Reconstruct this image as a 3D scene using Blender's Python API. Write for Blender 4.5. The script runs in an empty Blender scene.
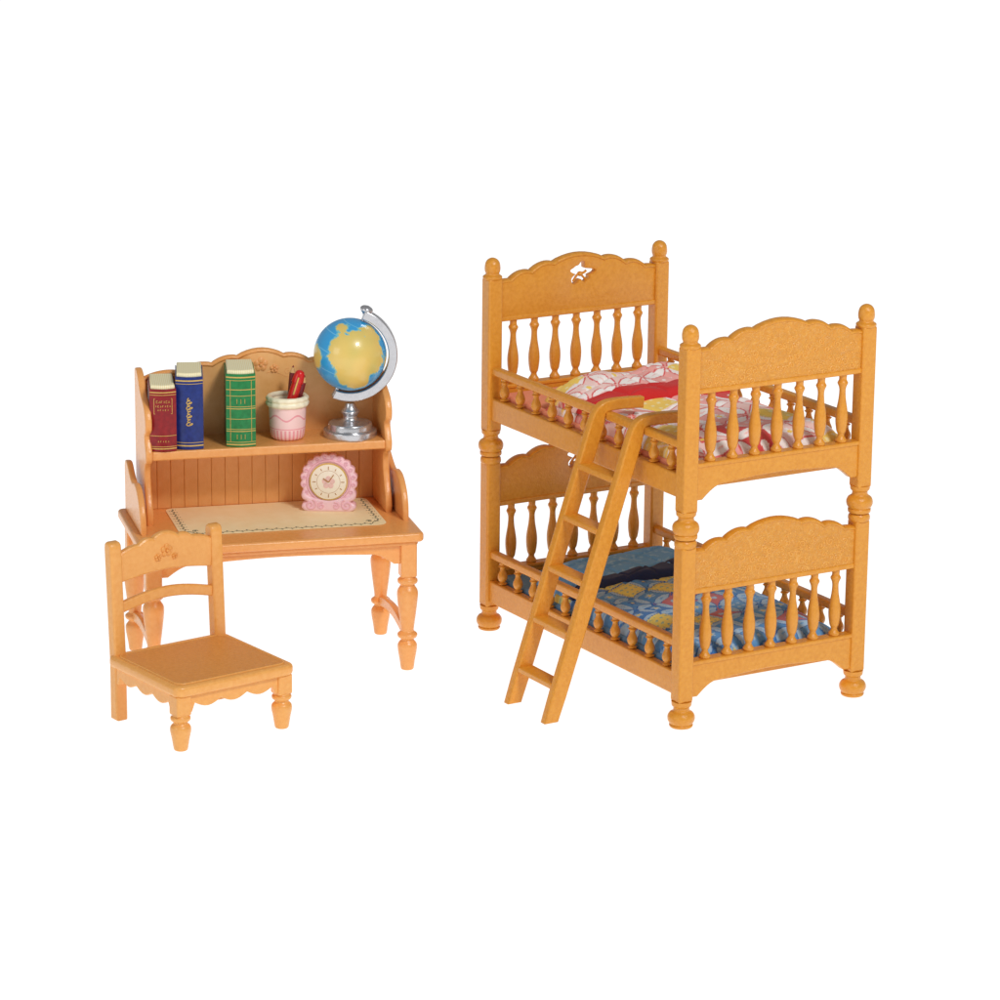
import bpy, bmesh, math, random
from mathutils import Vector, Matrix
from mathutils.geometry import delaunay_2d_cdt
from math import sin, cos, pi, radians
random.seed(7)
scene=bpy.context.scene
scene.unit_settings.scale_length=0.01      # one unit = one centimetre
C=scene.collection
scene.view_settings.view_transform='Standard'; scene.view_settings.look='None'; scene.view_settings.exposure=0
def lin(c):
    return tuple(((x/255)/12.92 if x/255<=.04045 else ((x/255+.055)/1.055)**2.4) for x in c)
# ---------------------------------------------------------------- materials
def base_mat(name):
    m=bpy.data.materials.new(name); m.use_nodes=True
    return m,m.node_tree,m.node_tree.nodes['Principled BSDF']
def plastic(name,c1,c2=None,rough=.4,bump=.15,scale=6,spec=.4,metal=0,bscale=None,coat=0,scroll=None):
    m,nt,b=base_mat(name); N=nt.nodes; L=nt.links
    c2=c2 or tuple(x*.95 for x in c1)
    tc=N.new('ShaderNodeTexCoord'); n=N.new('ShaderNodeTexNoise'); n.inputs['Scale'].default_value=scale; n.inputs['Detail'].default_value=6
    L.new(tc.outputs['Object'],n.inputs['Vector'])
    r=N.new('ShaderNodeValToRGB'); r.color_ramp.elements[0].position=.3; r.color_ramp.elements[1].position=.7
    r.color_ramp.elements[0].color=(*lin(c2),1); r.color_ramp.elements[1].color=(*lin(c1),1)
    L.new(n.outputs['Fac'],r.inputs['Fac']); colour=r.outputs['Color']
    n2=N.new('ShaderNodeTexNoise'); n2.inputs['Scale'].default_value=bscale or scale*3; n2.inputs['Detail'].default_value=4
    L.new(tc.outputs['Object'],n2.inputs['Vector'])
    h=n2.outputs['Fac']
    if scroll:      # embossed curling lines: contour bands of a soft noise
        n3=N.new('ShaderNodeTexNoise'); n3.inputs['Scale'].default_value=2.6; n3.inputs['Detail'].default_value=1; n3.inputs['Distortion'].default_value=1.2
        L.new(tc.outputs['Object'],n3.inputs['Vector'])
        w=N.new('ShaderNodeMath'); w.operation='MULTIPLY'; w.inputs[1].default_value=42; L.new(n3.outputs['Fac'],w.inputs[0])
        s=N.new('ShaderNodeMath'); s.operation='SINE'; L.new(w.outputs[0],s.inputs[0])
        mr=N.new('ShaderNodeMapRange'); mr.inputs['From Min'].default_value=.45; mr.inputs['From Max'].default_value=.95; L.new(s.outputs[0],mr.inputs['Value'])
        ad=N.new('ShaderNodeMath'); ad.operation='MULTIPLY_ADD'; ad.inputs[1].default_value=.6; L.new(mr.outputs[0],ad.inputs[0]); L.new(h,ad.inputs[2]); h=ad.outputs[0]
        mx=N.new('ShaderNodeMix'); mx.data_type='RGBA'; mx.inputs[7].default_value=(*lin(scroll),1)
        f=N.new('ShaderNodeMath'); f.operation='MULTIPLY'; f.inputs[1].default_value=.4; L.new(mr.outputs[0],f.inputs[0])
        L.new(f.outputs[0],mx.inputs[0]); L.new(colour,mx.inputs[6]); colour=mx.outputs[2]
    L.new(colour,b.inputs['Base Color'])
    bp=N.new('ShaderNodeBump'); bp.inputs['Strength'].default_value=bump; bp.inputs['Distance'].default_value=.05
    L.new(h,bp.inputs['Height']); L.new(bp.outputs['Normal'],b.inputs['Normal'])
    b.inputs['Roughness'].default_value=rough; b.inputs['Metallic'].default_value=metal
    b.inputs['Specular IOR Level'].default_value=spec; b.inputs['Coat Weight'].default_value=coat
    return m
BED=plastic('honey_plastic',(230,158,54),(219,143,41),.27,.4,7,bscale=16,spec=.5)
BEDP=plastic('honey_panel',(228,156,55),(216,141,43),.3,.5,7,bscale=16,spec=.5,scroll=(243,184,96))
BEDC=plastic('honey_carving',(240,178,84),(234,166,72),.33,.05,5,spec=.5)
DESK=plastic('apricot_plastic',(244,173,100),(239,163,88),.27,.22,6,bscale=16,spec=.5)
DESKI=plastic('apricot_inner_lifted',(249,188,119),(243,178,106),.36,.12,3,bscale=14)  # desk plastic in a lightened colour, making up for little light at the back
DESKF=plastic('apricot_relief',(245,178,110),(238,166,98),.36,.1,5)
CHAIR=plastic('peach_plastic',(243,176,95),(237,165,83),.27,.22,6,bscale=16,spec=.5)
SEAT=plastic('seat_inlay',(232,160,82),(221,146,69),.36,.5,7,bscale=18)
CHF=plastic('peach_relief',(240,170,92),(233,158,80),.33,.2,7,bscale=18)
MATT=plastic('salmon_cloth',(244,160,126),(238,150,116),.8,.3,8,bscale=30,spec=.2)
MATTB=plastic('blue_cloth',(116,160,200),(102,146,188),.8,.3,8,bscale=30,spec=.2)
SILV=plastic('silver',(205,205,208),(194,194,198),.26,.03,6,metal=.85,spec=.5)
GOLD=plastic('gold_print',(226,190,104),(212,172,86),.4,.05,12,metal=.1)
MAT=plastic('cream_mat',(253,236,190),(249,228,176),.55,.05,2)
INK=plastic('dark_ink',(116,110,86),(96,90,70),.6,.02,8)
BROWNINK=plastic('brown_ink',(190,140,80),(176,124,66),.6,.02,8)
PINK=plastic('pink_plastic',(252,213,220),(249,205,214),.32,.05,6,spec=.5)
PINKD=plastic('rose_plastic',(248,198,210),(243,188,202),.35,.05,8)
FACE=plastic('clock_face',(252,244,226),(248,236,214),.4,.03,6)
RED=plastic('red_cover',(156,28,34),(130,18,26),.35,.1,6)
NAVY=plastic('navy_cover',(28,52,132),(20,40,108),.32,.1,6)
GREEN=plastic('green_cover',(32,138,74),(22,118,60),.35,.1,6)
PRED=plastic('red_pen',(222,34,32),(206,26,26),.28,.02,6,spec=.5)
PDARK=plastic('dark_pencil',(140,36,44),(112,28,36),.35,.02,6)
WOODTIP=plastic('pencil_wood',(226,180,120),None,.6,.05,10)
CUPW=plastic('cup_cream',(254,246,218),(250,238,204),.3,.03,6,spec=.5)
def pages_mat():
    m,nt,b=base_mat('page_edges'); N=nt.nodes;L=nt.links
    tc=N.new('ShaderNodeTexCoord'); w=N.new('ShaderNodeTexWave'); w.inputs['Scale'].default_value=4.5; w.inputs['Distortion'].default_value=.6
    w.bands_direction='X'; L.new(tc.outputs['Object'],w.inputs['Vector'])
    r=N.new('ShaderNodeValToRGB'); r.color_ramp.elements[0].color=(*lin((244,226,170)),1); r.color_ramp.elements[1].color=(*lin((254,248,212)),1)
    L.new(w.outputs['Fac'],r.inputs['Fac']); L.new(r.outputs['Color'],b.inputs['Base Color']); b.inputs['Roughness'].default_value=.6
    return m
PAGES=pages_mat()
def cup_mat():
    m,nt,b=base_mat('striped_cup'); N=nt.nodes;L=nt.links
    tc=N.new('ShaderNodeTexCoord'); s=N.new('ShaderNodeSeparateXYZ'); L.new(tc.outputs['Object'],s.inputs[0])
    def M(op,a,bv):
        n=N.new('ShaderNodeMath'); n.operation=op
        for i,v in enumerate((a,bv)):
            if v is None: continue
            if isinstance(v,(int,float)): n.inputs[i].default_value=v
            else: L.new(v,n.inputs[i])
        return n.outputs[0]
    at=M('ARCTAN2',s.outputs['Y'],s.outputs['X'])
    st=M('GREATER_THAN',M('SINE',M('MULTIPLY',at,26),None),.1)
    zz=s.outputs['Z']
    low=M('LESS_THAN',zz,.42)
    def rib(fr,am,zc,th,ph):
        return M('LESS_THAN',M('ABSOLUTE',M('SUBTRACT',zz,M('ADD',M('MULTIPLY',M('SINE',M('ADD',M('MULTIPLY',at,fr),ph),None),am),zc)),None),th)
    f=M('MAXIMUM',M('MULTIPLY',st,low),M('MAXIMUM',rib(5,.1,.9,.035,0),rib(1,0,.47,.02,0)))
    mx=N.new('ShaderNodeMix'); mx.data_type='RGBA'; mx.inputs[6].default_value=(*lin((252,214,210)),1); mx.inputs[7].default_value=(*lin((240,160,168)),1)
    L.new(f,mx.inputs[0]); L.new(mx.outputs[2],b.inputs['Base Color']); b.inputs['Roughness'].default_value=.35
    return m
CUP=cup_mat()
def col_mat(name,rough,coat=0,cloth=False):
    m,nt,b=base_mat(name); N=nt.nodes;L=nt.links
    a=N.new('ShaderNodeVertexColor'); a.layer_name='Col'; L.new(a.outputs['Color'],b.inputs['Base Color'])
    b.inputs['Roughness'].default_value=rough; b.inputs['Coat Weight'].default_value=coat
    if cloth:
        tc=N.new('ShaderNodeTexCoord'); n=N.new('ShaderNodeTexNoise'); n.inputs['Scale'].default_value=40; L.new(tc.outputs['Object'],n.inputs['Vector'])
        bp=N.new('ShaderNodeBump'); bp.inputs['Strength'].default_value=.3; bp.inputs['Distance'].default_value=.03
        L.new(n.outputs['Fac'],bp.inputs['Height']); L.new(bp.outputs['Normal'],b.inputs['Normal'])
        b.inputs['Specular IOR Level'].default_value=.25; b.inputs['Sheen Weight'].default_value=.1
    return m
GLOBE=col_mat('globe_map',.3,.3); QUILT=col_mat('printed_cotton',.7,0,True)
# ---------------------------------------------------------------- building helpers
ABS={}
def thing(name,label,cat,loc,rz=0,off=(0,0,0),group=None):
    o=bpy.data.objects.new(name,None); C.objects.link(o); o.location=loc; o.rotation_euler=(0,0,rz); o.empty_display_size=.5
    o['label']=label; o['category']=cat
    if group: o['group']=group
    ABS[o]=Vector(off); return o
def link(name,me,mat,parent=None,loc=(0,0,0),rot=None):
    o=bpy.data.objects.new(name,me); C.objects.link(o)
    if mat and not me.materials: me.materials.append(mat)
    l=Vector(loc)
    if parent: o.parent=parent; o.location=l-ABS[parent]
    else: o.location=l
    if rot: o.rotation_euler=rot
    ABS[o]=l
    return o
def finish(bm,ang=42):
    me=bpy.data.meshes.new('m'); bmesh.ops.recalc_face_normals(bm,faces=bm.faces); bm.to_mesh(me); bm.free()
    for p in me.polygons: p.use_smooth=True
    me.set_sharp_from_angle(angle=radians(ang)); return me
def wn(o):
    w=o.modifiers.new('wn','WEIGHTED_NORMAL'); w.keep_sharp=True; return o
def box(bm,c,s,bev=.04,rot=None):
    M=Matrix.Translation(c)
    if rot: M=M@rot
    M=M@Matrix.Diagonal((*s,1))
    t=bmesh.new(); bmesh.ops.create_cube(t,size=1,matrix=M)
    if bev: bmesh.ops.bevel(t,geom=t.edges[:],offset=min(bev,min(s)*.3),segments=3,profile=.5,affect='EDGES')
    me=bpy.data.meshes.new('t'); t.to_mesh(me); t.free(); bm.from_mesh(me); bpy.data.meshes.remove(me)
def smoothp(pr,n=4):
    out=[]
    for i in range(len(pr)-1):
        p0=pr[max(i-1,0)];p1=pr[i];p2=pr[i+1];p3=pr[min(i+2,len(pr)-1)]
        for k in range(n):
            t=k/n
            out.append(tuple(.5*(2*p1[j]+(p2[j]-p0[j])*t+(2*p0[j]-5*p1[j]+4*p2[j]-p3[j])*t*t+(-p0[j]+3*p1[j]-3*p2[j]+p3[j])*t**3) for j in range(len(p1))))
    out.append(pr[-1]); return out
def lathe(bm,prof,c=(0,0,0),seg=28,sm=4,M=None):
    pr=smoothp(prof,sm) if sm else prof
    M=M or Matrix.Identity(4)
    rings=[]
    for z,r in pr:
        r=max(r,.001)
        rings.append([bm.verts.new(M@Vector((c[0]+r*cos(2*pi*k/seg),c[1]+r*sin(2*pi*k/seg),c[2]+z))) for k in range(seg)])
    for a,b in zip(rings,rings[1:]):
        for k in range(seg): bm.faces.new((a[k],a[(k+1)%seg],b[(k+1)%seg],b[k]))
    bm.faces.new(rings[0][::-1]); bm.faces.new(rings[-1])
def tube(bm,pts,r,seg=8):
    pts=[Vector(p) for p in pts]; rings=[]
    for i,p in enumerate(pts):
        d=(pts[min(i+1,len(pts)-1)]-pts[max(i-1,0)]).normalized()
        a=d.orthogonal().normalized() if i==0 else (prev-d*prev.dot(d)).normalized()
        prev=a; b=d.cross(a)
        rr=r(i/(len(pts)-1)) if callable(r) else r
        rings.append([bm.verts.new(p+(a*cos(2*pi*k/seg)+b*sin(2*pi*k/seg))*rr) for k in range(seg)])
    for A,B in zip(rings,rings[1:]):
        for k in range(seg): bm.faces.new((A[k],A[(k+1)%seg],B[(k+1)%seg],B[k]))
    bm.faces.new(rings[0][::-1]); bm.faces.new(rings[-1])
PL={'uz':Matrix(((1,0,0,0),(0,0,-1,0),(0,1,0,0),(0,0,0,1))),
    'vz':Matrix(((0,0,1,0),(1,0,0,0),(0,1,0,0),(0,0,0,1))),
    'uv':Matrix.Identity(4)}
def plate_me(splines,thick,bev=.05,plane='uz'):
    cu=bpy.data.curves.new('c','CURVE'); cu.dimensions='2D'; cu.fill_mode='BOTH'
    bev=min(bev,thick*.45)
    cu.extrude=thick/2-bev; cu.bevel_depth=bev; cu.bevel_resolution=2; cu.offset=-bev
    for s in splines:
        sp=cu.splines.new('POLY'); sp.points.add(len(s)-1)
        for p,q in zip(sp.points,s): p.co=(q[0],q[1],0,1)
        sp.use_cyclic_u=True
    o=bpy.data.objects.new('c',cu); C.objects.link(o)
    bpy.context.view_layer.update()
    me=bpy.data.meshes.new_from_object(o.evaluated_get(bpy.context.evaluated_depsgraph_get()))
    bpy.data.objects.remove(o); bpy.data.curves.remove(cu)
    me.transform(PL[plane])
    for p in me.polygons: p.use_smooth=True
    me.set_sharp_from_angle(angle=radians(42)); me.materials.clear()
    return me
def plate(name,splines,thick,mat,parent,loc=(0,0,0),bev=.05,plane='uz',rot=None):
    return link(name,plate_me(splines,thick,bev,plane),mat,parent,loc,rot)
def area2(p): return sum(p[i-1][0]*p[i][1]-p[i][0]*p[i-1][1] for i in range(len(p)))/2
def inpoly(x,y,p):
    c=False
    for i in range(len(p)):
        (x1,y1),(x2,y2)=p[i-1],p[i]
        if (y1>y)!=(y2>y) and x<(x2-x1)*(y-y1)/(y2-y1)+x1: c=not c
    return c
def pierced_me(outer,holes,thick,bev,plane='uz'):
    """flat board with real openings: bevelled walls, caps from a constrained triangulation"""
    loops=[outer if area2(outer)>0 else outer[::-1]]+[h if area2(h)<0 else h[::-1] for h in holes]
    def inset(lp,d):
        o=[]; n=len(lp)
        for i in range(n):
            a,b,c=Vector(lp[i-1]),Vector(lp[i]),Vector(lp[(i+1)%n])
            e1=(b-a).normalized(); e2=(c-b).normalized(); nn=Vector((-e1.y-e2.y,e1.x+e2.x))
            nn=nn.normalized() if nn.length>1e-6 else Vector((-e1.y,e1.x))
            k=max(.5,nn.dot(Vector((-e1.y,e1.x)))); o.append(tuple(b+nn*d/k))
        return o
    bm=bmesh.new(); h=thick/2; caps=[]
    for lp in loops:
        prof=[(bev,-h),(bev*.3,-h+bev*.3),(0,-h+bev),(0,h-bev),(bev*.3,h-bev*.3),(bev,h)]
        rings=[[bm.verts.new((x,y,z)) for x,y in inset(lp,d)] for d,z in prof]
        n=len(lp)
        for A,B in zip(rings,rings[1:]):
            for i in range(n): bm.faces.new((A[i],A[(i+1)%n],B[(i+1)%n],B[i]))
        caps.append(inset(lp,bev))
    vs=[];ed=[]
    for c in caps:
        s=len(vs); vs+=[Vector(q) for q in c]; ed+=[(s+i,s+(i+1)%len(c)) for i in range(len(c))]
    V,E,F,_,_,_=delaunay_2d_cdt(vs,ed,[],0,1e-6)
    for z in (-h,h):
        vv=[bm.verts.new((v.x,v.y,z)) for v in V]
        for f in F:
            cx=sum(V[i].x for i in f)/len(f); cy=sum(V[i].y for i in f)/len(f)
            if inpoly(cx,cy,caps[0]) and not any(inpoly(cx,cy,c) for c in caps[1:]): bm.faces.new([vv[i] for i in f])
    bmesh.ops.remove_doubles(bm,verts=bm.verts,dist=1e-5)
    for v in [v for v in bm.verts if not v.link_faces]: bm.verts.remove(v)
    bm.transform(PL[plane])
    return finish(bm,40)
def seg(p,q,n=24): return [(p[0]+(q[0]-p[0])*k/n,p[1]+(q[1]-p[1])*k/n) for k in range(n+1)]
def arcs(valleys,n=8):
    out=[]
    for (x0,h0,b0),(x1,h1,_) in zip(valleys,valleys[1:]):
        for k in range(n):
            t=k/n; out.append((x0+(x1-x0)*t,h0+(h1-h0)*t+b0*sin(pi*t)**.8))
    out.append((valleys[-1][0],valleys[-1][1])); return out
def circ(cx,cy,rx,ry=None,a=0,n=18):
    ry=ry or rx
    return [(cx+rx*cos(t)*cos(a)-ry*sin(t)*sin(a),cy+rx*cos(t)*sin(a)+ry*sin(t)*cos(a)) for t in (2*pi*k/n for k in range(n))]
def spiral(c,r0,turns,dirn=1,a0=0,n=26):
    return [(c[0]+r0*(1-.85*k/n)*cos(a0+dirn*turns*2*pi*k/n),c[1]+r0*(1-.85*k/n)*sin(a0+dirn*turns*2*pi*k/n)) for k in range(n+1)]
# ---------------------------------------------------------------- setting
def ground():
    bm=bmesh.new(); bmesh.ops.create_grid(bm,x_segments=1,y_segments=1,size=6000)
    me=finish(bm); m,nt,b=base_mat('glowing_backdrop')
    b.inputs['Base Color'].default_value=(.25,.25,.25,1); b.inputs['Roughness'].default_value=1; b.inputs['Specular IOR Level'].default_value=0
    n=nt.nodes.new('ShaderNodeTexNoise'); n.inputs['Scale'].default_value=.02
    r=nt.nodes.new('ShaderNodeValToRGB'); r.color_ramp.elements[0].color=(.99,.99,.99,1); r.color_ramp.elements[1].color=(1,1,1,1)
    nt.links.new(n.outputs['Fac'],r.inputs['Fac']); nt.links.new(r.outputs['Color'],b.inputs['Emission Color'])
    b.inputs['Emission Strength'].default_value=1.0  # surface glows by itself, so shadows on it wash out to white
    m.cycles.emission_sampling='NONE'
    o=link('ground',me,m); o['kind']='structure'; o['label']='plain white self-glowing studio surface under the furniture'
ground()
# ---------------------------------------------------------------- bunk bed
W,L,H=7.70,13.85,15.0
BW=(6.69,-31.598); BY=.5359
cb=(W/2,L/2)
def bw(u,v,z=0): return Vector((BW[0]+u*cos(BY)-v*sin(BY),BW[1]+u*sin(BY)+v*cos(BY),z))
bed=thing('bunk_bed','honey brown bunk bed with scalloped end boards, pierced headboards and turned spindles','bunk bed',bw(*cb),BY,(cb[0],cb[1],0))
DZ=7.42
def lower_post():
    bm=bmesh.new()
    lathe(bm,[(0,.36),(.03,.42),(.1,.44),(.13,.41),(.17,.44),(.3,.5),(.44,.5),(.56,.43),(.62,.33),(.68,.3),(.78,.3),(.84,.36),(1.0,.38)])
    box(bm,(0,0,3.92),(.62,.62,5.88),.09)
    lathe(bm,[(6.8,.34),(6.86,.4),(6.98,.41),(7.06,.38),(7.1,.34)],sm=3)
    return finish(bm)
def upper_post():
    bm=bmesh.new()
    lathe(bm,[(7.12,.36),(7.16,.42),(7.27,.43),(7.31,.4),(7.35,.44),(7.46,.49),(7.6,.49),(7.72,.43),(7.8,.32),(7.88,.29),(7.96,.3),(8.02,.36),(8.16,.37)])
    box(bm,(0,0,11.15),(.62,.62,6.1),.09)
    lathe(bm,[(14.12,.3),(14.18,.37),(14.26,.38),(14.3,.34),(14.34,.28),(14.4,.27),(14.48,.3),(14.62,.31),(14.8,.28),(14.92,.2),(14.98,.1),(15,.02)])
    return finish(bm)
lp=lower_post(); up=upper_post()
for x,y in ((0,0),(W,0),(0,L),(W,L)):
    wn(link('lower_post',lp,BED,bed,(x,y,0)))
    wn(link('upper_post',up,BED,bed,(x,y,0)))
a0,a1=.26,W-.26
def board_outline(zb,ze):
    w=(a1-a0)/2; m=(a0+a1)/2
    K=[(1,.02,.04),(.86,.06,.15),(.60,.30,.15),(.32,.56,.27)]
    val=[(m-w*K[0][0],ze+K[0][1],.03),(m-w*K[1][0],ze+K[1][1],.15),(m-w*K[2][0],ze+K[2][1],.15),(m-w*K[3][0],ze+K[3][1],.27),
         (m+w*K[3][0],ze+K[3][1],.15),(m+w*K[2][0],ze+K[2][1],.15),(m+w*K[1][0],ze+K[1][1],.03),(m+w,ze+.02,0)]
    return arcs(val,9),[(a1+(a0-a1)*k/30,zb) for k in range(31)]
def fret(cx,cz,s):
    """one compact joined opening with an uneven leafy outline"""
    n=90; mid=[]
    for k in range(n):
        t=2*pi*k/n; r=(.42+.10*sin(5*t+.6)+.07*sin(3*t+2)+.035*sin(9*t+1))*s
        mid.append((cx+1.12*r*cos(t),cz+.86*r*sin(t)))
    return [mid]
def spindle_me(h,rm):
    bm=bmesh.new()
    P=[(0,.7),(.05,.95),(.09,.66),(.13,.52),(.17,.74),(.22,.86),(.30,.98),(.40,1.0),(.50,.86),(.62,.62),(.74,.52),(.8,.64),(.85,.88),(.89,.64),(.94,.64),(1,.72)]
    lathe(bm,[(z*h,r*rm) for z,r in P],seg=18,sm=3)
    return finish(bm)
SP=spindle_me(2.7,.225)
SS=spindle_me(.88,.195)
def valance(x0,x1,zt,zb,drop,n=10):
    o=seg((x0,zt),(x0,zb-drop),3)
    for k in range(n+1):
        t=k/n; o.append((x0+.3+t*.9,zb-drop+drop*sin(t*pi/2)))
    for k in range(n+1):
        t=k/n; o.append((x0+1.3+t*(x1-x0-2.6),zb+.12*sin(pi*t)))
    for k in range(n+1):
        t=1-k/n; o.append((x1-.3-t*.9,zb-drop+drop*sin(t*pi/2)))
    o+=seg((x1,zb-drop),(x1,zt),3)+seg((x1,zt),(x0,zt),20)[1:-1]
    return o
def carving(y,zc,parent):
    bm=bmesh.new(); m=W/2; rg=random.Random(5)
    pts=[]
    for s in (-1,1):
        for k in range(60):
            t=rg.uniform(.05,3.2); hi=.55-.2*t; lo=-1.0
            zz=rg.uniform(lo,hi)
            if any((t-a)**2+(zz-b)**2<.075 for a,b in pts) : continue
            pts.append((t,zz)); r=rg.uniform(.1,.17); a=rg.uniform(0,6.28); d=rg.choice((-1,1))
            for ss in (-1,1):
                tube(bm,[(m+ss*px,y,zc+pz) for px,pz in spiral((t,zz),r,1.3,d,a,16)],.018,5)
                lathe(bm,[(0,.035),(.015,.03),(.02,.01)],seg=8,sm=0,M=Matrix.Translation((m+ss*(t+.16),y+.006,zc+zz+.1))@Matrix.Rotation(pi/2,4,'X'))
    return link('carving',finish(bm),BEDC,parent,(0,0,0))
for tier,dz in ((0,0),(1,DZ)):
    zb,ze=5.08+dz,6.56+dz
    for end,y in ((0,0),(1,L)):
        top,bot=board_outline(zb,ze)
        if end:
            hb=link('headboard',pierced_me(top+bot,fret(W/2+.12,ze+.06,1.0),.36,.05),BED,bed,(0,y,0))
            # a small leaf spray left standing inside the opening
            cx,cz=W/2+.12,ze+.06; bm=bmesh.new()
            tube(bm,[(cx-.3+.6*t,0,cz-.34+.5*t+.1*sin(t*5)) for t in [k/10 for k in range(11)]],.05,6)
            tube(bm,[(cx+.28-.3*t,0,cz-.3+.3*t) for t in [k/6 for k in range(7)]],.045,6)
            lathe(bm,[(-.1,.02),(-.07,.09),(0,.12),(.07,.09),(.1,.02)],seg=12,sm=2,M=Matrix.Translation((cx+.02,0,cz-.05)))
            link('fretwork',finish(bm),BED,hb,(0,y,0))
        else: hb=plate('footboard',[top+bot],.36,BEDP,bed,(0,y,0),.07)
        bm=bmesh.new(); tube(bm,[(x,0,z-.02) for x,z in top],.1,10)
        wl=link('edge_moulding',finish(bm),BED,hb,(0,y,0)); wl.scale=(1,2.2,1)
        bm=bmesh.new(); box(bm,(W/2,0,zb+.06),(a1-a0,.44,.2),.05)
        wn(link('lower_moulding',finish(bm),BED,hb,(0,y,0)))
        if end==0: carving(-.182,ze-.3,hb)
        plate('end_rail',[valance(a0,a1,2.45+dz,1.62+dz,.5)],.4,BED,bed,(0,y,0),.06)
        bm=bmesh.new(); box(bm,(W/2,0,2.42+dz),(a1-a0,.5,.16),.05)
        wn(link('rail_cap',finish(bm),BED,bed,(0,y,0)))
        for k in range(7):
            x=.27+(W-.54)*(k+.72)/7.44
            link('spindle',SP,BED,bed,(x,y,2.44+dz))
    for sx in (0,W):
        bm=bmesh.new(); box(bm,(0,L/2,1.62+dz),(.36,L-.5,.9),.07); wn(link('side_rail',finish(bm),BED,bed,(sx,0,0)))
        bm=bmesh.new(); box(bm,(0,L/2,3.14+dz),(.34,L-.5,.32),.08); wn(link('guard_rail',finish(bm),BED,bed,(sx,0,0)))
        for k in range(11):
            v=.3+(L-.6)*(k+.6)/11.2
            link('short_spindle',SS,BED,bed,(sx,v,2.09+dz))
    bm=bmesh.new(); box(bm,(W/2,L/2,1.55+dz),(W-.38,L-.42,.2),.03); wn(link('base_board',finish(bm),BED,bed))
# ---------------------------------------------------------------- mattresses
def rnd(i,j,s=0):
    x=sin(i*127.1+j*311.7+s*74.7)*43758.5453; return x-math.floor(x)
def vnoise(x,y,s=0):
    i,j=math.floor(x),math.floor(y); a,b=x-i,y-j; a=a*a*(3-2*a); b=b*b*(3-2*b)
    return (rnd(i,j,s)*(1-a)+rnd(i+1,j,s)*a)*(1-b)+(rnd(i,j+1,s)*(1-a)+rnd(i+1,j+1,s)*a)*b
def mattress(dz,mat,lab):
    bm=bmesh.new(); box(bm,(0,0,.28),(W-.44,L-.5,.56),.16)
    o=wn(link('mattress',finish(bm),mat,None,bw(W/2,L/2,1.66+dz))); o.rotation_euler=(0,0,BY)
    o['label']=lab; o['category']='mattress'
mattress(DZ,MATT,'thin salmon pink mattress on the top bunk, under the red and pink quilt')
mattress(0,MATTB,'thin dull blue mattress on the bottom bunk, under the blue quilt')
# ---------------------------------------------------------------- quilts
def pattern(x,y,pal):
    QS=pal['size']
    a=(x*.94+y*.34)/QS; b=(y*.94-x*.34)/QS
    i,j=math.floor(a),math.floor(b); p,q=(a-i)*2-1,(b-j)*2-1
    big=rnd(i,j,pal['seed'])
    r=math.hypot(p,q); th=math.atan2(q,p); k=rnd(i,j,3)
    plain=pal['plain']
    if big<plain:
        if max(abs(p),abs(q))>.95: return pal['line']
        d=math.hypot((a*4)%1-.5,(b*4)%1-.5)
        return pal['c4b'] if d<.2 else pal['c4']
    # overlapping rings make pointed petals on the cell edges
    dn=min(math.hypot(p-2,q),math.hypot(p+2,q),math.hypot(p,q-2),math.hypot(p,q+2))
    if dn<1.04: return pal['c3b']
    if dn<1.30: return pal['white']
    if dn<1.38: return pal['c2']
    if big<plain+.08: return pal['c5'] if r>.2 else pal['white']
    if big<plain+.25:
        d=math.hypot((a*4)%1-.5,(b*4)%1-.5)
        return pal['white'] if d<.22 else pal['c1']
    if r<.14: return pal['c4']
    if r<.38*abs(cos(2.5*th))**.5: return pal['c2'] if k<.4 else pal['white']
    return (pal['c3'],pal['c6'],pal['c3'],pal['c1'])[int(k*3.99)]
RP={'seed':11,'size':1.6,'plain':.17,'white':(255,248,243),'c1':(248,178,170),'c2':(230,98,98),'c3':(252,216,208),'c3b':(251,206,200),'c4':(252,214,104),'c4b':(254,240,180),'c5':(226,84,80),'c6':(246,166,150),'line':(250,226,206)}
BP={'seed':4,'size':1.15,'plain':.2,'white':(166,204,234),'c1':(106,168,224),'c2':(52,112,192),'c3':(88,152,214),'c3b':(112,172,224),'c4':(232,218,120),'c4b':(140,184,170),'c5':(190,120,130),'c6':(66,130,202),'line':(66,120,184)}
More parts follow.
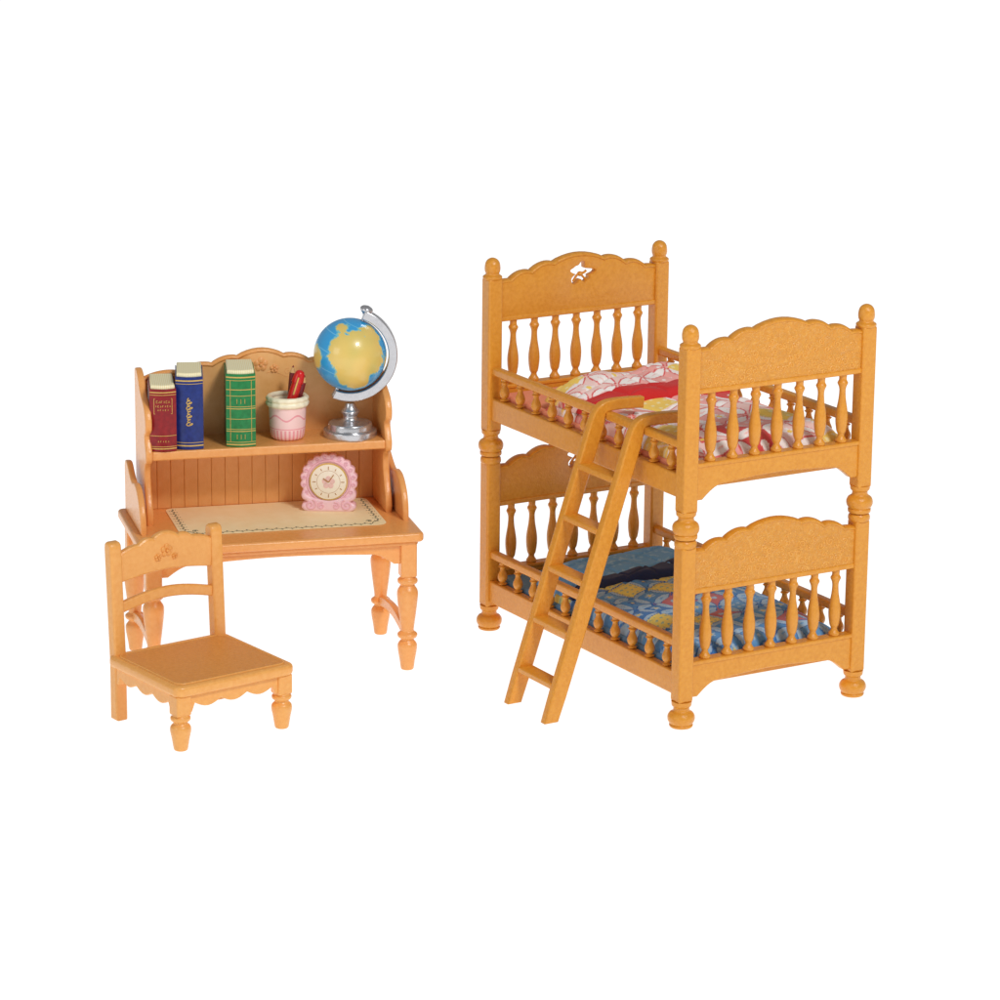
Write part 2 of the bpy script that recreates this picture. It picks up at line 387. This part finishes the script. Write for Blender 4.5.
def quilt(name,lab,pal,band,dz,v0,v1,foldc,bw0,seed0=0,flat=1):
    root=thing(name,lab,'quilt',bw(W/2,(v0+v1)/2,2.22+dz),BY); QS=pal['size']
    def sheet(nm,u0,u1,w0,w1,zb,h,rough,seed,colf,parent,skew=0):
        st=.045; nu=int((u1-u0)/st); nv=int((w1-w0)/st); bm=bmesh.new(); cl=bm.verts.layers.float_color.new('Col')
        G=[]
        for i in range(nu+1):
            row=[]
            for j in range(nv+1):
                a=2*i/nu-1; b=2*j/nv-1
                e=max(0,1-abs(a)**7)**.5*max(0,1-abs(b)**(7*max(1,nv/nu)))**.5
                x=u0+(u1-u0)*i/nu; y=w0+(w1-w0)*j/nv
                puff=.78+.24*vnoise(x*.55+seed,y*.5,seed)+.14*vnoise(x*1.3,y*1.1+seed,seed+1)
                aa=(x*.94+y*.34)/QS; bb=(y*.94-x*.34)/QS
                sm_=min(abs((aa+.5)%1-.5),abs((bb+.5)%1-.5)); puff-=.12*math.exp(-(sm_/.06)**2)
                wr=flat*rough*(sin(x*1.7+2.0*vnoise(x*.8,y*.7,seed+5)+y*.9)*.5+.5)*vnoise(x*.7,y*.7,seed+9)
                z=zb+h*e*(puff+wr)
                oy=.2*(vnoise(x*.7,seed,6)-.5)*abs(b)+skew*a*(b+1)/2
                vt=bm.verts.new((x-W/2,y+oy-(v0+v1)/2,z)); vt[cl]=(*lin(colf(x,y,a,b)),1); row.append(vt)
            G.append(row)
        for i in range(nu):
            for j in range(nv): bm.faces.new((G[i][j],G[i+1][j],G[i+1][j+1],G[i][j+1]))
        return link(nm,finish(bm,180),QUILT,parent)
    sheet('cover',.34,W-.34,v0,v1,0.0,.68,.4,dz+1,lambda x,y,a,b: pattern(x+.3,y,pal),root,.5)
    sheet('trim_band',.4,W-.4,v1-bw0,v1-2.1,.34,.66,.3,dz+4,lambda x,y,a,b: band,root,.55)
    sheet('folded_edge',.42,W-.42,v1-2.7,v1+.1,.3,.72,.5,dz+6,foldc,root,.45)
quilt('quilt','puffy light pink patchwork quilt with a red trim band on the top bunk',RP,(216,44,44),DZ,.42,10.9,lambda x,y,a,b: pattern(x+2.7,y+5.1,RP),3.5)
quilt('quilt','blue floral patchwork quilt with yellow patches and a dark band on the bottom bunk',BP,(38,50,90),0,.42,11.3,
      lambda x,y,a,b: (106,172,230) if vnoise(x*6,y*6,3)<.75 else (140,194,238),3.05,flat=.6)
# ---------------------------------------------------------------- ladder
lad=thing('ladder','honey brown five rung ladder hooked over the guard rail of the top bunk','ladder',bw(-1.9,4.05),BY,(-1.9,4.05,0))
path=[(-3.95,0.0),(-.52,10.3),(-.43,10.62),(-.3,10.82),(-.05,10.92),(.35,10.95),(.8,10.94),(1.2,10.92),(1.5,10.9)]
pth=[path[0]]+[(path[0][0]+(path[1][0]-path[0][0])*k/10,path[0][1]+(path[1][1]-path[0][1])*k/10) for k in range(1,10)]+smoothp(path[1:],3)
Lo,Ro=[],[]
for i,p in enumerate(pth):
    q0=pth[max(i-1,0)];q1=pth[min(i+1,len(pth)-1)]; dx,dy=q1[0]-q0[0],q1[1]-q0[1]; n=math.hypot(dx,dy); nx,ny=-dy/n,dx/n
    w_=.3 if i<11 else max(.21,.3-.015*(i-10))
    Lo.append((p[0]+nx*w_,p[1]+ny*w_)); Ro.append((p[0]-nx*w_,p[1]-ny*w_))
Lo[0]=(Lo[0][0],0.0); Ro[0]=(Ro[0][0],0.0)
rm=plate_me([Lo+Ro[::-1]],.38,.06,'uz')
for v in (2.75,5.38): link('side_rail',rm,BED,lad,(0,v,0))
for z in (1.3,3.17,5.04,6.91,8.78):
    u=-3.95+3.43*z/10.3
    bm=bmesh.new(); box(bm,(0,0,0),(.64,2.36,.22),.05); wn(link('rung',finish(bm),BED,lad,(u,4.065,z)))
# ---------------------------------------------------------------- desk
DO=(-3.486,-25.028); DY=.2551
def dw(u,v,z=0): return Vector((DO[0]+u*cos(DY)-v*sin(DY),DO[1]+u*sin(DY)+v*cos(DY),z))
TL,TR,TF,TB=-10.25,.55,-.5,5.55; TZ=5.5
dc=((TL+TR)/2,(TF+TB)/2,0)
desk=thing('study_desk','apricot coloured writing desk with turned legs and a shelf hutch, standing behind the small chair','desk',dw(dc[0],dc[1]),DY,dc)
def leg_me(h,s=1):
    bm=bmesh.new()
    lathe(bm,[(0,.2*s),(.05,.25*s),(.35,.29*s),(.75,.36*s),(1.0,.37*s),(1.15,.27*s),(1.22,.25*s),(1.3,.36*s),(1.42,.38*s),(1.52,.27*s),(1.62,.25*s),(2.1,.31*s),(2.7,.38*s),(3.1,.4*s),(3.3,.3*s),(3.38,.27*s),(3.46,.37*s),(3.58,.38*s),(3.68,.28*s),(3.8,.3*s)],sm=3)
    box(bm,(0,0,(3.7+h)/2),(.62*s,.62*s,h-3.7),.08)
    return finish(bm)
LG=leg_me(5.1)
LX0,LX1=-9.75,0.0; LY0,LY1=0.0,4.68
for x,y in ((LX0,LY0),(LX1,LY0),(LX0,LY1),(LX1,LY1)): wn(link('leg',LG,DESK,desk,(x,y,0)))
def rr(x0,x1,y0,y1,r,n=6):
    o=[]
    for cx,cy,a in ((x1-r,y1-r,0),(x0+r,y1-r,pi/2),(x0+r,y0+r,pi),(x1-r,y0+r,1.5*pi)):
        o+=[(cx+r*cos(a+pi/2*k/n),cy+r*sin(a+pi/2*k/n)) for k in range(n+1)]
    return o
plate('tabletop',[rr(TL,TR,TF,TB,.25)],.36,DESK,desk,(0,0,TZ-.18),.11,'uv')
plate('tabletop_moulding',[rr(TL+.18,TR-.18,TF+.18,TB-.18,.2)],.16,DESK,desk,(0,0,TZ-.43),.06,'uv')
for y in (LY0,LY1): plate('apron',[valance(LX0+.25,LX1-.25,5.08,4.66,.42)],.28,DESK,desk,(0,y,0),.05)
for x in (LX0,LX1):
    plate('side_apron',[valance(LY0+.25,LY1-.25,5.08,4.66,.36)],.28,DESK,desk,(x,0,0),.05,'vz')
    plate('stretcher',[[(LY0+.15+(LY1-.3)*k/14,1.2+.28*sin(pi*k/14)) for k in range(15)]+[(LY1-.15-(LY1-.3)*k/14,1.58+.28*sin(pi*k/14)) for k in range(15)]],.26,DESK,desk,(x,0,0),.05,'vz')
HL,HR,HF,HB=-9.4,-.12,2.75,5.3
SZ=8.36
side=smoothp([(HB,TZ),(HB,11.0)],1)+smoothp([(HB-.05,11.1),(4.9,11.15),(4.4,10.95),(3.95,10.5),(3.4,10.25),(2.95,10.0),(2.7,9.6),(2.72,9.2),(2.98,8.95),(2.85,8.6),(2.68,8.3),(2.75,7.95),(3.1,7.75),(3.2,7.3),(3.0,6.7),(2.75,6.2),(2.65,5.8),(2.7,TZ)],4)
sm_=plate_me([side],.26,.07,'vz')
for x in (HL,HR): link('side_panel',sm_,DESK,desk,(x,0,0))
gal=[(5.3,TZ)]+[(5.3,7.3)]+smoothp([(5.2,7.5),(4.7,7.55),(4.1,7.25),(3.5,7.05),(2.9,7.15),(2.3,7.05),(1.75,6.65),(1.45,6.1),(1.4,TZ)],4)
gm=plate_me([gal],.24,.07,'vz')
for x in (HL-.45,HR+.38): link('side_gallery',gm,DESK,desk,(x,0,0))
bm=bmesh.new(); box(bm,((HL+HR)/2,(HF+HB)/2,SZ-.18),(HR-HL-.2,HB-HF-.02,.36),.08); wn(link('shelf',finish(bm),DESK,desk))
bm=bmesh.new(); n=17; ww=(HR-HL-.24)/n
for k in range(n): box(bm,(HL+.12+ww*(k+.5),HB-.12,(TZ+SZ)/2-.1),(ww-.005,.2,SZ-TZ-.2),.03)
box(bm,((HL+HR)/2,HB-.06,(TZ+SZ)/2-.1),(HR-HL-.26,.06,SZ-TZ-.22),0)
wn(link('back_panel',finish(bm),DESKI,desk))
m=(HL+HR)/2+.1; hw=(HR-HL)/2-.15
val=[(m-hw,10.7,.1),(m-hw*.72,10.88,.14),(m-hw*.42,11.12,.12),(m-hw*.2,11.36,.26),(m+hw*.2,11.36,.12),(m+hw*.42,11.12,.14),(m+hw*.72,10.88,.1),(m+hw,10.7,0)]
top=arcs(val,9)
crest=plate('crest_board',[top+seg((m+hw,SZ-.1),(m-hw,SZ-.1),30)],.24,DESKI,desk,(0,HB-.14,0),.07)
bm=bmesh.new(); tube(bm,[(x,0,z-.03) for x,z in top],.1,10)
e=link('edge_moulding',finish(bm),DESK,crest,(0,HB-.14,0)); e.scale=(1,1.7,1)
def flower_relief(parent,cx,y,cz,s,mat,vines=True):
    bm=bmesh.new()
    R=Matrix.Rotation(pi/2,4,'X')
    for (fx,fz,fs) in (((0,.05,1),(-.75,-.22,.62),(.75,-.22,.62)) if vines else ((0,.05,1),(-.6,-.3,.6),(.55,-.38,.5))):
        for k in range(5):
            a=2*pi*k/5+.3
            lathe(bm,[(0,.17*s*fs),(.04,.16*s*fs),(.07,.08*s*fs),(.08,.01)],seg=12,sm=0,M=Matrix.Translation((cx+(fx+.24*fs*cos(a))*s,y,cz+(fz+.24*fs*sin(a))*s))@R)
        lathe(bm,[(0,.1*s*fs),(.1,.09*s*fs),(.12,.01)],seg=12,sm=0,M=Matrix.Translation((cx+fx*s,y,cz+fz*s))@R)
    if vines:
        for sgn in (-1,1):
            tube(bm,[(cx+sgn*(.3+t*1.5)*s,y,cz+(-.45+.12*sin(t*6)-.15*t)*s) for t in [k/16 for k in range(17)]],.03*s,6)
            tube(bm,[(cx+sgn*px*s,y,cz+pz*s) for px,pz in spiral((1.5,-.4),.2,1.2,1,1)],.03*s,6)
    return link('flower_carving',finish(bm),mat,parent,(0,0,0))
flower_relief(crest,m,HB-.25,11.0,.7,DESKF)
# ---- desk mat
mat_=thing('desk_mat','flat cream desk mat with dark vine border lying on the tabletop','desk mat',dw(-4.5,2.9,TZ),DY,(-4.5,2.9,TZ))
plate('sheet',[rr(-8.5,-.55,.95,4.95,.35)],.03,MAT,mat_,(0,0,TZ+.018),.01,'uv')
bm=bmesh.new()
bx0,bx1,by0,by1=-8.25,-.8,1.15,4.75
z=TZ+.036
def vine(p0,p1,n):
    ang=math.atan2(p1[1]-p0[1],p1[0]-p0[0]); ca,sa=cos(ang),sin(ang); Ln=math.hypot(p1[0]-p0[0],p1[1]-p0[1]); N=n*12
    tube(bm,[(p0[0]+ca*Ln*k/N-sa*.06*sin(k*pi/6),p0[1]+sa*Ln*k/N+ca*.06*sin(k*pi/6),z) for k in range(N+1)],.009,5)
    for k in range(2*n):
        t=(k+.5)/(2*n)*Ln; s=1 if k%2==0 else -1
        cx,cy=p0[0]+ca*t-sa*.02*s,p0[1]+sa*t+ca*.02*s
        tube(bm,[(px,py,z) for px,py in spiral((cx,cy),.055,1.1,s,ang,10)],.008,5)
        o=[bm.verts.new((px,py,z+.004)) for px,py in circ(cx-sa*.11*s,cy+ca*.11*s,.045,.018,ang+.7*s,8)]
        bm.faces.new(o)
vine((bx0+.3,by0),(bx1-.3,by0),18); vine((bx1,by0+.3),(bx1,by1),9); vine((bx0,by0+.3),(bx0,by1),9)
for cx,cy,s in ((bx0,by0,1),(bx1,by0,-1)):
    tube(bm,[(cx+s*.3*cos(t),cy+.3*sin(t),z) for t in [pi/2*k/10 for k in range(11)]],.016,5)
    tube(bm,[(cx+s*px,cy+py,z) for px,py in spiral((.36,.36),.12,1.4)],.014,5)
link('vine_border',finish(bm),INK,mat_,(0,0,0))
# ---- books
def book(lab,u,v,w,h,d,yaw,mat,style):
    b=thing('book',lab,'book',dw(u+w/2,v+d/2,SZ),DY+yaw)
    t=.05
    def front(o,x,n=10):
        return [(-x+2*x*k/n,-d/2-o-.14*sin(pi*k/n)) for k in range(n+1)]
    outer=front(0,w/2)+[(w/2,d/2),(w/2-t,d/2)]+[(p[0]*(1-2*t/w),p[1]+.08) for p in front(0,w/2)[::-1]]+[(-w/2+t,d/2),(-w/2,d/2)]
    plate('cover',[outer],h,mat,b,(0,0,h/2),.025,'uv')
    inn=[(p[0]*(1-2*t/w),p[1]+.085) for p in front(0,w/2)]+[(w/2-t-.005,d/2-.08),(-w/2+t+.005,d/2-.08)]
    plate('pages',[inn],h+.14,PAGES,b,(0,0,h/2+.07),.06,'uv')
    def band(z,hh,nm='gilt_band'):
        o=front(.012,w/2*.99)+[(p[0],p[1]+.03) for p in front(.0,w/2*.99)[::-1]]
        return plate(nm,[o],hh,GOLD,b,(0,0,z),.003,'uv')
    def line(pts,r=.018,nm='gilt_lettering'):
        bm=bmesh.new()
        for pl in pts: tube(bm,[(x,-d/2-.14*cos(x/(w/2)*pi/2)-.006,zz) for x,zz in pl],r,5)
        return link(nm,finish(bm),GOLD,b,(0,0,0))
    def words(rows):
        L_=[]
        for zz,n,sc in rows:
            for k in range(n):
                x=(-.5+k/(n-1))*.075*n; q=sc*.3
                kk=(k*7+n)%4
                if kk==0: L_.append([(x-q,zz),(x-q,zz+sc),(x+q,zz+sc)])
                elif kk==1: L_.append([(x-q,zz),(x,zz+sc),(x+q,zz)])
                elif kk==2: L_.append([(x+q,zz+sc),(x-q,zz+sc),(x-q,zz),(x+q,zz)])
                else: L_.append([(x,zz),(x,zz+sc)])
        return L_
    if style=='red':
        for zz,hh in ((.12,.04),(.2,.02),(h-.12,.04),(h-.22,.02),(.62,.02)): band(zz,hh)
        L_=words(((h-.52,6,.08),(h-.68,7,.06),(h-.82,5,.05),(.38,5,.05)))
        L_.append([(-.34,h-.95),(.34,h-.95)]); L_.append([(-.34,h-.36),(.34,h-.36)])
        for x in (-.34,.34): L_.append([(x,h-.95),(x,h-.36)])
        line(L_,.011)
    if style=='navy':
        for zz,hh in ((.16,.05),(.28,.02),(h-.14,.05),(h-.26,.02)): band(zz,hh)
        am=[1,.4,.45,.8,.35,.5,1,.4,.85,.4]; pts=[]
        for k in range(140):
            s=k/139; i=min(9,int(s*10)); a=s*2*pi*10
            xx=.115*am[i]*sin(a)-.04*(1-am[i])
            pts.append((xx,.95+1.05*s+.045*cos(a)*(1.1 if am[i]>.6 else .7)+.35*xx))
        line([pts],.02)
    if style=='green':
        for zz,hh in ((.1,.05),(.2,.02),(.62,.03),(.7,.02),(1.1,.02),(1.5,.03),(1.58,.02),(2.0,.02),(h-.12,.05),(h-.24,.02),(h-.6,.03)): band(zz,hh)
        L_=[]
        for x in (-.4,.4): L_.append([(x,.2),(x,h-.25)])
        for x in (-.15,0,.15): L_+= [[(x,.32),(x,.5)],[(x,1.7),(x,1.88)]]
        line(L_,.011)
    return b
book('dark red book with gilt lines, leftmost of the three standing on the hutch shelf',-9.2,2.85,1.0,2.42,2.1,-.12,RED,'red')
book('navy blue book with gold script on its spine, between the red and green books',-8.16,2.95,1.04,2.82,2.0,-.16,NAVY,'navy')
book('green book with gold bands and lines on its spine, nearest the pencil cup',-6.25,2.95,1.12,2.84,2.0,-.14,GREEN,'green')
# ---- cup and pencils
cupP=dw(-3.84,3.95,SZ)
cup=thing('pencil_cup','pale pink and cream striped pencil cup with thick rim on the hutch shelf','cup',cupP)
bm=bmesh.new(); lathe(bm,[(0,.48),(.02,.58),(.14,.65),(.5,.69),(1.0,.71),(1.35,.72),(1.42,.72),(1.42,.6),(1.3,.6),(.3,.5),(.22,.3),(.2,.01)],sm=2,seg=48)
link('body',finish(bm,60),CUP,cup)
bm=bmesh.new()
for z_,R_,r_ in ((1.4,.70,.13),(1.59,.71,.11)):
    n=64; rings=[]
    for k in range(n):
        a=2*pi*k/n; rings.append([bm.verts.new(((R_+r_*cos(t)+.012*sin(a*16))*cos(a),(R_+r_*cos(t)+.012*sin(a*16))*sin(a),z_+r_*sin(t))) for t in [2*pi*q/12 for q in range(12)]])
    for k in range(n):
        A_,B_=rings[k],rings[(k+1)%n]
        for q in range(12): bm.faces.new((A_[q],A_[(q+1)%12],B_[(q+1)%12],B_[q]))
link('rim',finish(bm,80),CUPW,cup)
def pencil(name,lab,cat,du,dv,lean,leandir,h,mat,r,pen=False):
    p=thing(name,lab,cat,cupP+Vector((du,dv,.3)),0)
    p.rotation_euler=Matrix.Rotation(lean,3,Vector((-sin(leandir),cos(leandir),0))).to_euler()
    if pen:
        bm=bmesh.new(); lathe(bm,[(0,r),(.02,r),(h-.7,r),(h-.5,r*.95)],seg=20,sm=0); link('barrel',finish(bm,40),mat,p)
        bm=bmesh.new(); lathe(bm,[(h-.5,r*1.12),(h-.45,r*1.15),(h-.2,r*1.0),(h-.05,r*.7),(h,.02)],seg=20,sm=2); link('cap',finish(bm,60),mat,p)
        bm=bmesh.new(); box(bm,(0,-r*1.25,h-.6),(.06,.05,.7),.02); link('clip',finish(bm),GOLD,p)
    else:
        bm=bmesh.new(); lathe(bm,[(0,r),(.02,r),(h-.3,r),(h-.28,r*.98)],seg=6,sm=0); link('shaft',finish(bm,30),mat,p)
        bm=bmesh.new(); lathe(bm,[(h-.28,r*.95),(h-.08,r*.35)],seg=12,sm=0); link('sharpened_tip',finish(bm,30),WOODTIP,p)
        bm=bmesh.new(); lathe(bm,[(h-.08,r*.35),(h,.01)],seg=10,sm=0); link('lead',finish(bm,30),mat,p)
pencil('pen','thick bright red pen leaning to the right in the striped cup','pen',-.2,-.18,.3,.1,2.5,PRED,.2,True)
pencil('pencil','dark red pencil upright at the back of the striped cup','pencil',-.02,.22,.1,.3,2.5,PDARK,.12)
pencil('pencil','short dark red pencil at the right rim of the striped cup','pencil',.1,.05,.26,-.1,2.25,PDARK,.12)
# ---- globe
gp=dw(-1.42,3.75,SZ)
gl=thing('globe','small blue globe with yellow land on a silver stand, right end of the shelf','globe',gp,.05)
bm=bmesh.new(); lathe(bm,[(0,.98),(.02,1.02),(.24,1.03),(.28,1.0),(.3,.88),(.33,.86),(.5,.84),(.55,.78),(.58,.5),(.66,.32),(.8,.27),(.9,.32),(.98,.36),(1.06,.29),(1.16,.23),(1.3,.18)],sm=3,seg=40)
link('stand_base',finish(bm,60),SILV,gl)
GZ=3.22; tilt=radians(20)
arc=[(1.82*cos(t),1.82*sin(t)) for t in [radians(72-(72+112)*k/40) for k in range(41)]]+[(1.47*cos(t),1.47*sin(t)) for t in [radians(-112+(72+112)*k/40) for k in range(41)]]
plate('meridian_arc',[arc],.5,SILV,gl,(0,0,GZ),.04)
A=Matrix.Translation((0,0,GZ))@Matrix.Rotation(tilt,4,'Y')
bm=bmesh.new(); lathe(bm,[(1.3,.07),(1.6,.07),(1.7,.14),(1.78,.24),(1.88,.26),(1.97,.18),(2.02,.03)],seg=18,sm=3,M=A); link('axis_knob',finish(bm,60),SILV,gl)
bm=bmesh.new(); lathe(bm,[(-1.8,.1),(-1.7,.14),(-1.3,.07)],seg=18,sm=0,M=A); link('axis_pin',finish(bm,60),SILV,gl)
bm=bmesh.new(); bmesh.ops.create_uvsphere(bm,u_segments=240,v_segments=150,radius=1.4)
cl=bm.verts.layers.float_color.new('Col')
lands=[((.1,-.95,.2),.68),((.5,-.8,.25),.5),((-.25,-.95,.2),.5),((.2,-.85,-.25),.5),((.4,-.8,-.5),.34),((-.55,-.55,.8),.14),((.3,-.5,.8),.3),((-.95,-.3,-.3),.3),((.95,.1,.1),.4),((0,1,0),.6)]
lv=[(Vector(a).normalized(),r) for a,r in lands]
for v in bm.verts:
    n=v.co.normalized()
    f=max(r-(n-c).length for c,r in lv)+.14*(vnoise(n.x*4+7,n.z*4+n.y*3,2)-.5)+.12*(vnoise(n.x*9,n.z*9+n.y*8,5)-.5)+.08*(vnoise(n.x*20,n.z*20+n.y*18,7)-.5)
    k=vnoise(n.x*3+3,n.z*3,8)**2
    if f>0: col=tuple(a_*(1-k)+b_*k for a_,b_ in zip((238,204,112),(216,198,110)))
    elif f>-.04: col=(130,200,200)
    else: col=(56,164,224)
    la=math.degrees(math.asin(max(-1,min(1,n.z))))
    if f<=-.04 and abs((la+90)%30-15)>14.5: col=(118,200,238)
    v[cl]=(*lin(col),1)
g=link('sphere',finish(bm,180),GLOBE,gl,(0,0,GZ)); g.rotation_euler=(0,tilt,0)
# ---- clock
ck=thing('table_clock','small round pale pink clock with lacy frame standing on the desktop','clock',dw(-2.32,3.45,TZ),DY-.28)
cz=1.22
plate('frame',[[((1.04+.07*abs(sin(t*10)))*cos(t),cz+(1.02+.07*abs(sin(t*10)))*sin(t)) for t in [2*pi*k/200 for k in range(200)]]],.4,PINK,ck,(0,0,0),.08)
RX=Matrix.Rotation(pi/2,4,'X')
bm=bmesh.new()
for k in range(20):
    a=2*pi*(k+.5)/20; tube(bm,[(.96*cos(a)+px,-.21,cz+.96*sin(a)+pz) for px,pz in spiral((0,0),.09,1.2,1,a)],.022,5)
tube(bm,[(.82*cos(t),-.2,cz+.82*sin(t)) for t in [2*pi*k/48 for k in range(49)]],.05,6)
link('wreath',finish(bm,80),PINKD,ck)
base=seg((-.8,0),(.8,0),10)+smoothp([(.95,.05),(1.05,.18),(1.0,.32),(.84,.4),(1.0,.5),(1.06,.68),(.96,.84),(.74,.62),(0,.5),(-.74,.62),(-.96,.84),(-1.06,.68),(-1.0,.5),(-.84,.4),(-1.0,.32),(-1.05,.18),(-.95,.05)],4)
bs=plate('base',[base],.56,PINK,ck,(0,0,0),.1)
bm=bmesh.new()
for s in (-1,1):
    tube(bm,[(s*px,-.28,.3+pz) for px,pz in spiral((.7,0),.22,1.4,1,2)],.04,6)
    tube(bm,[(s*px,-.28,.26+pz) for px,pz in spiral((.28,0),.15,1.4,-1,2)],.035,6)
link('scroll_relief',finish(bm),PINKD,bs)
bm=bmesh.new(); lathe(bm,[(0,.70),(.05,.74),(.08,.74),(.09,.66)],seg=48,sm=0,M=Matrix.Translation((0,-.2,cz))@RX); link('bezel',finish(bm),GOLD,ck)
bm=bmesh.new(); lathe(bm,[(0,.69),(.115,.69),(.12,.68)],seg=48,sm=0,M=Matrix.Translation((0,-.2,cz))@RX); fc=link('dial',finish(bm),FACE,ck)
bm=bmesh.new()
for k in range(12):
    a=2*pi*k/12; box(bm,(.55*sin(a),-.323,cz+.55*cos(a)),(.03,.012,.09 if k%3 else .13),0,Matrix.Rotation(a,4,'Y'))
tube(bm,[(.45*cos(t),-.318,cz+.45*sin(t)) for t in [2*pi*k/40 for k in range(41)]],.008,4)
link('hour_marks',finish(bm),BROWNINK,fc)
bm=bmesh.new()
for k in range(5):
    a=2*pi*k/5+pi/2; lathe(bm,[(0,.11),(.012,.1)],seg=14,sm=0,M=Matrix.Translation((.15*cos(a),-.32,cz-.02+.15*sin(a)))@RX)
link('flower_print',finish(bm),plastic('pale_pink_print',(246,204,196),None,.5,.02),fc)
bm=bmesh.new()
box(bm,(.1,-.342,cz+.14),(.035,.012,.36),0,Matrix.Rotation(.6,4,'Y')); box(bm,(-.1,-.348,cz+.07),(.04,.012,.26),0,Matrix.Rotation(-.95,4,'Y'))
link('hands',finish(bm),BROWNINK,fc)
# ---------------------------------------------------------------- chair
CO=(-11.276,-34.75); CY=.6469; cW,cD=4.30,4.26
def cw(u,v,z=0): return Vector((CO[0]+u*cos(CY)-v*sin(CY),CO[1]+u*sin(CY)+v*cos(CY),z))
ch=thing('chair','small peach coloured chair with flower relief on its crest rail, in front of the desk','chair',cw(cW/2,cD/2),CY,(cW/2,cD/2,0))
bm=bmesh.new()
lathe(bm,[(0,.2),(.04,.25),(.2,.28),(.5,.33),(.75,.38),(.9,.36),(1.0,.27),(1.06,.26),(1.14,.35),(1.24,.36),(1.3,.3),(1.36,.3)],sm=3)
box(bm,(0,0,1.7),(.6,.6,.78),.08)
fl=finish(bm)
for x in (0,cW): wn(link('front_leg',fl,CHAIR,ch,(x,0,0)))
out=seg((-.24,0),(-.23,2.2),4)+[(-.02,6.4),(.0,6.56),(.1,6.66),(.32,6.68),(.43,6.6),(.46,6.44),(.22,2.2),(.22,0)]
bp=plate_me([out],.48,.08,'vz')
for x in (0,cW): link('back_post',bp,CHAIR,ch,(x,cD,0))
plate('seat',[rr(-.38,cW+.38,-.42,cD+.2,.35)],.42,CHAIR,ch,(0,0,2.26),.14,'uv')
plate('seat_inlay',[rr(-.1,cW+.1,-.12,cD-.2,.3)],.06,SEAT,ch,(0,0,2.475),.025,'uv')
bm=bmesh.new(); rim=rr(-.13,cW+.13,-.15,cD-.17,.32); tube(bm,[(x,y,2.475) for x,y in rim+rim[:2]],.05,6)
link('seat_rim',finish(bm,80),CHAIR,ch,(0,0,0))
def scallop_apron(x0,x1,zt,zb,n=3):
    w_=(x1-x0-.5)/n; o=[(x0,zt),(x0,zb-.3),(x0+.12,zb-.32)]
    for i in range(n):
        for k in range(9):
            t=k/8; o.append((x0+.25+w_*(i+t),zb-.2*sin(pi*t)+.0))
    o+=[(x1-.12,zb-.32),(x1,zb-.3),(x1,zt)]+seg((x1,zt),(x0,zt),12)[1:-1]
    return o
plate('apron',[scallop_apron(.25,cW-.25,2.1,1.72)],.26,CHAIR,ch,(0,-.08,0),.05)
for x,dx in ((0,-.08),(cW,.08)): plate('side_apron',[scallop_apron(.25,cD-.2,2.1,1.72)],.26,CHAIR,ch,(x+dx,0,0),.05,'vz')
m=cW/2; w=cW/2-.1
val=[(m-w,6.1,.08),(m-w*.55,6.38,.1),(m-w*.25,6.52,.2),(m+w*.25,6.52,.1),(m+w*.55,6.38,.08),(m+w,6.1,0)]
top=arcs(val,8)
low=[(m+w-2*w*k/24,5.1+.22*sin(pi*k/24)) for k in range(0,25)]
cr=plate('crest_rail',[top+low],.26,CHAIR,ch,(0,cD+.16,0),.06)
bm=bmesh.new(); tube(bm,[(x,0,z_-.02) for x,z_ in top],.08,8); e=link('edge_moulding',finish(bm),CHAIR,cr,(0,cD+.16,0)); e.scale=(1,1.7,1)
flower_relief(cr,m,cD+.035,6.02,.62,CHF,False)
s=[(m-w+2*w*k/16,4.35+.32*sin(pi*k/16)) for k in range(17)]; s2=[(m+w-2*w*k/16,3.95+.32*sin(pi*k/16)) for k in range(17)]
plate('back_slat',[s+s2],.24,CHAIR,ch,(0,cD+.1,0),.06)
# ---------------------------------------------------------------- camera and light
cam=bpy.data.cameras.new('camera'); co=bpy.data.objects.new('camera',cam); C.objects.link(co)
p,r,d=.2627,.0105,158.82
cam.sensor_width=36; cam.lens=3.5149*36; cam.clip_start=1; cam.clip_end=20000
co.matrix_world=Matrix.Translation((0,-d*cos(p),d*sin(p)))@Matrix.Rotation(pi/2-p,4,'X')@Matrix.Rotation(r,4,'Z')
scene.camera=co
w=bpy.data.worlds.new('World'); scene.world=w; w.use_nodes=True
w.node_tree.nodes['Background'].inputs[0].default_value=(1,1,1,1); w.node_tree.nodes['Background'].inputs[1].default_value=.3
def area(name,loc,target,size,power):
    l=bpy.data.lights.new(name,'AREA'); l.size=size; l.energy=power; o=bpy.data.objects.new(name,l); C.objects.link(o)
    o.location=loc; dv=Vector(target)-Vector(loc); o.rotation_euler=dv.to_track_quat('-Z','Y').to_euler()
area('key_lamp',(45,-100,95),(0,-28,6),24,68000)
area('fill_lamp',(-90,-110,50),(0,-28,6),45,19000)
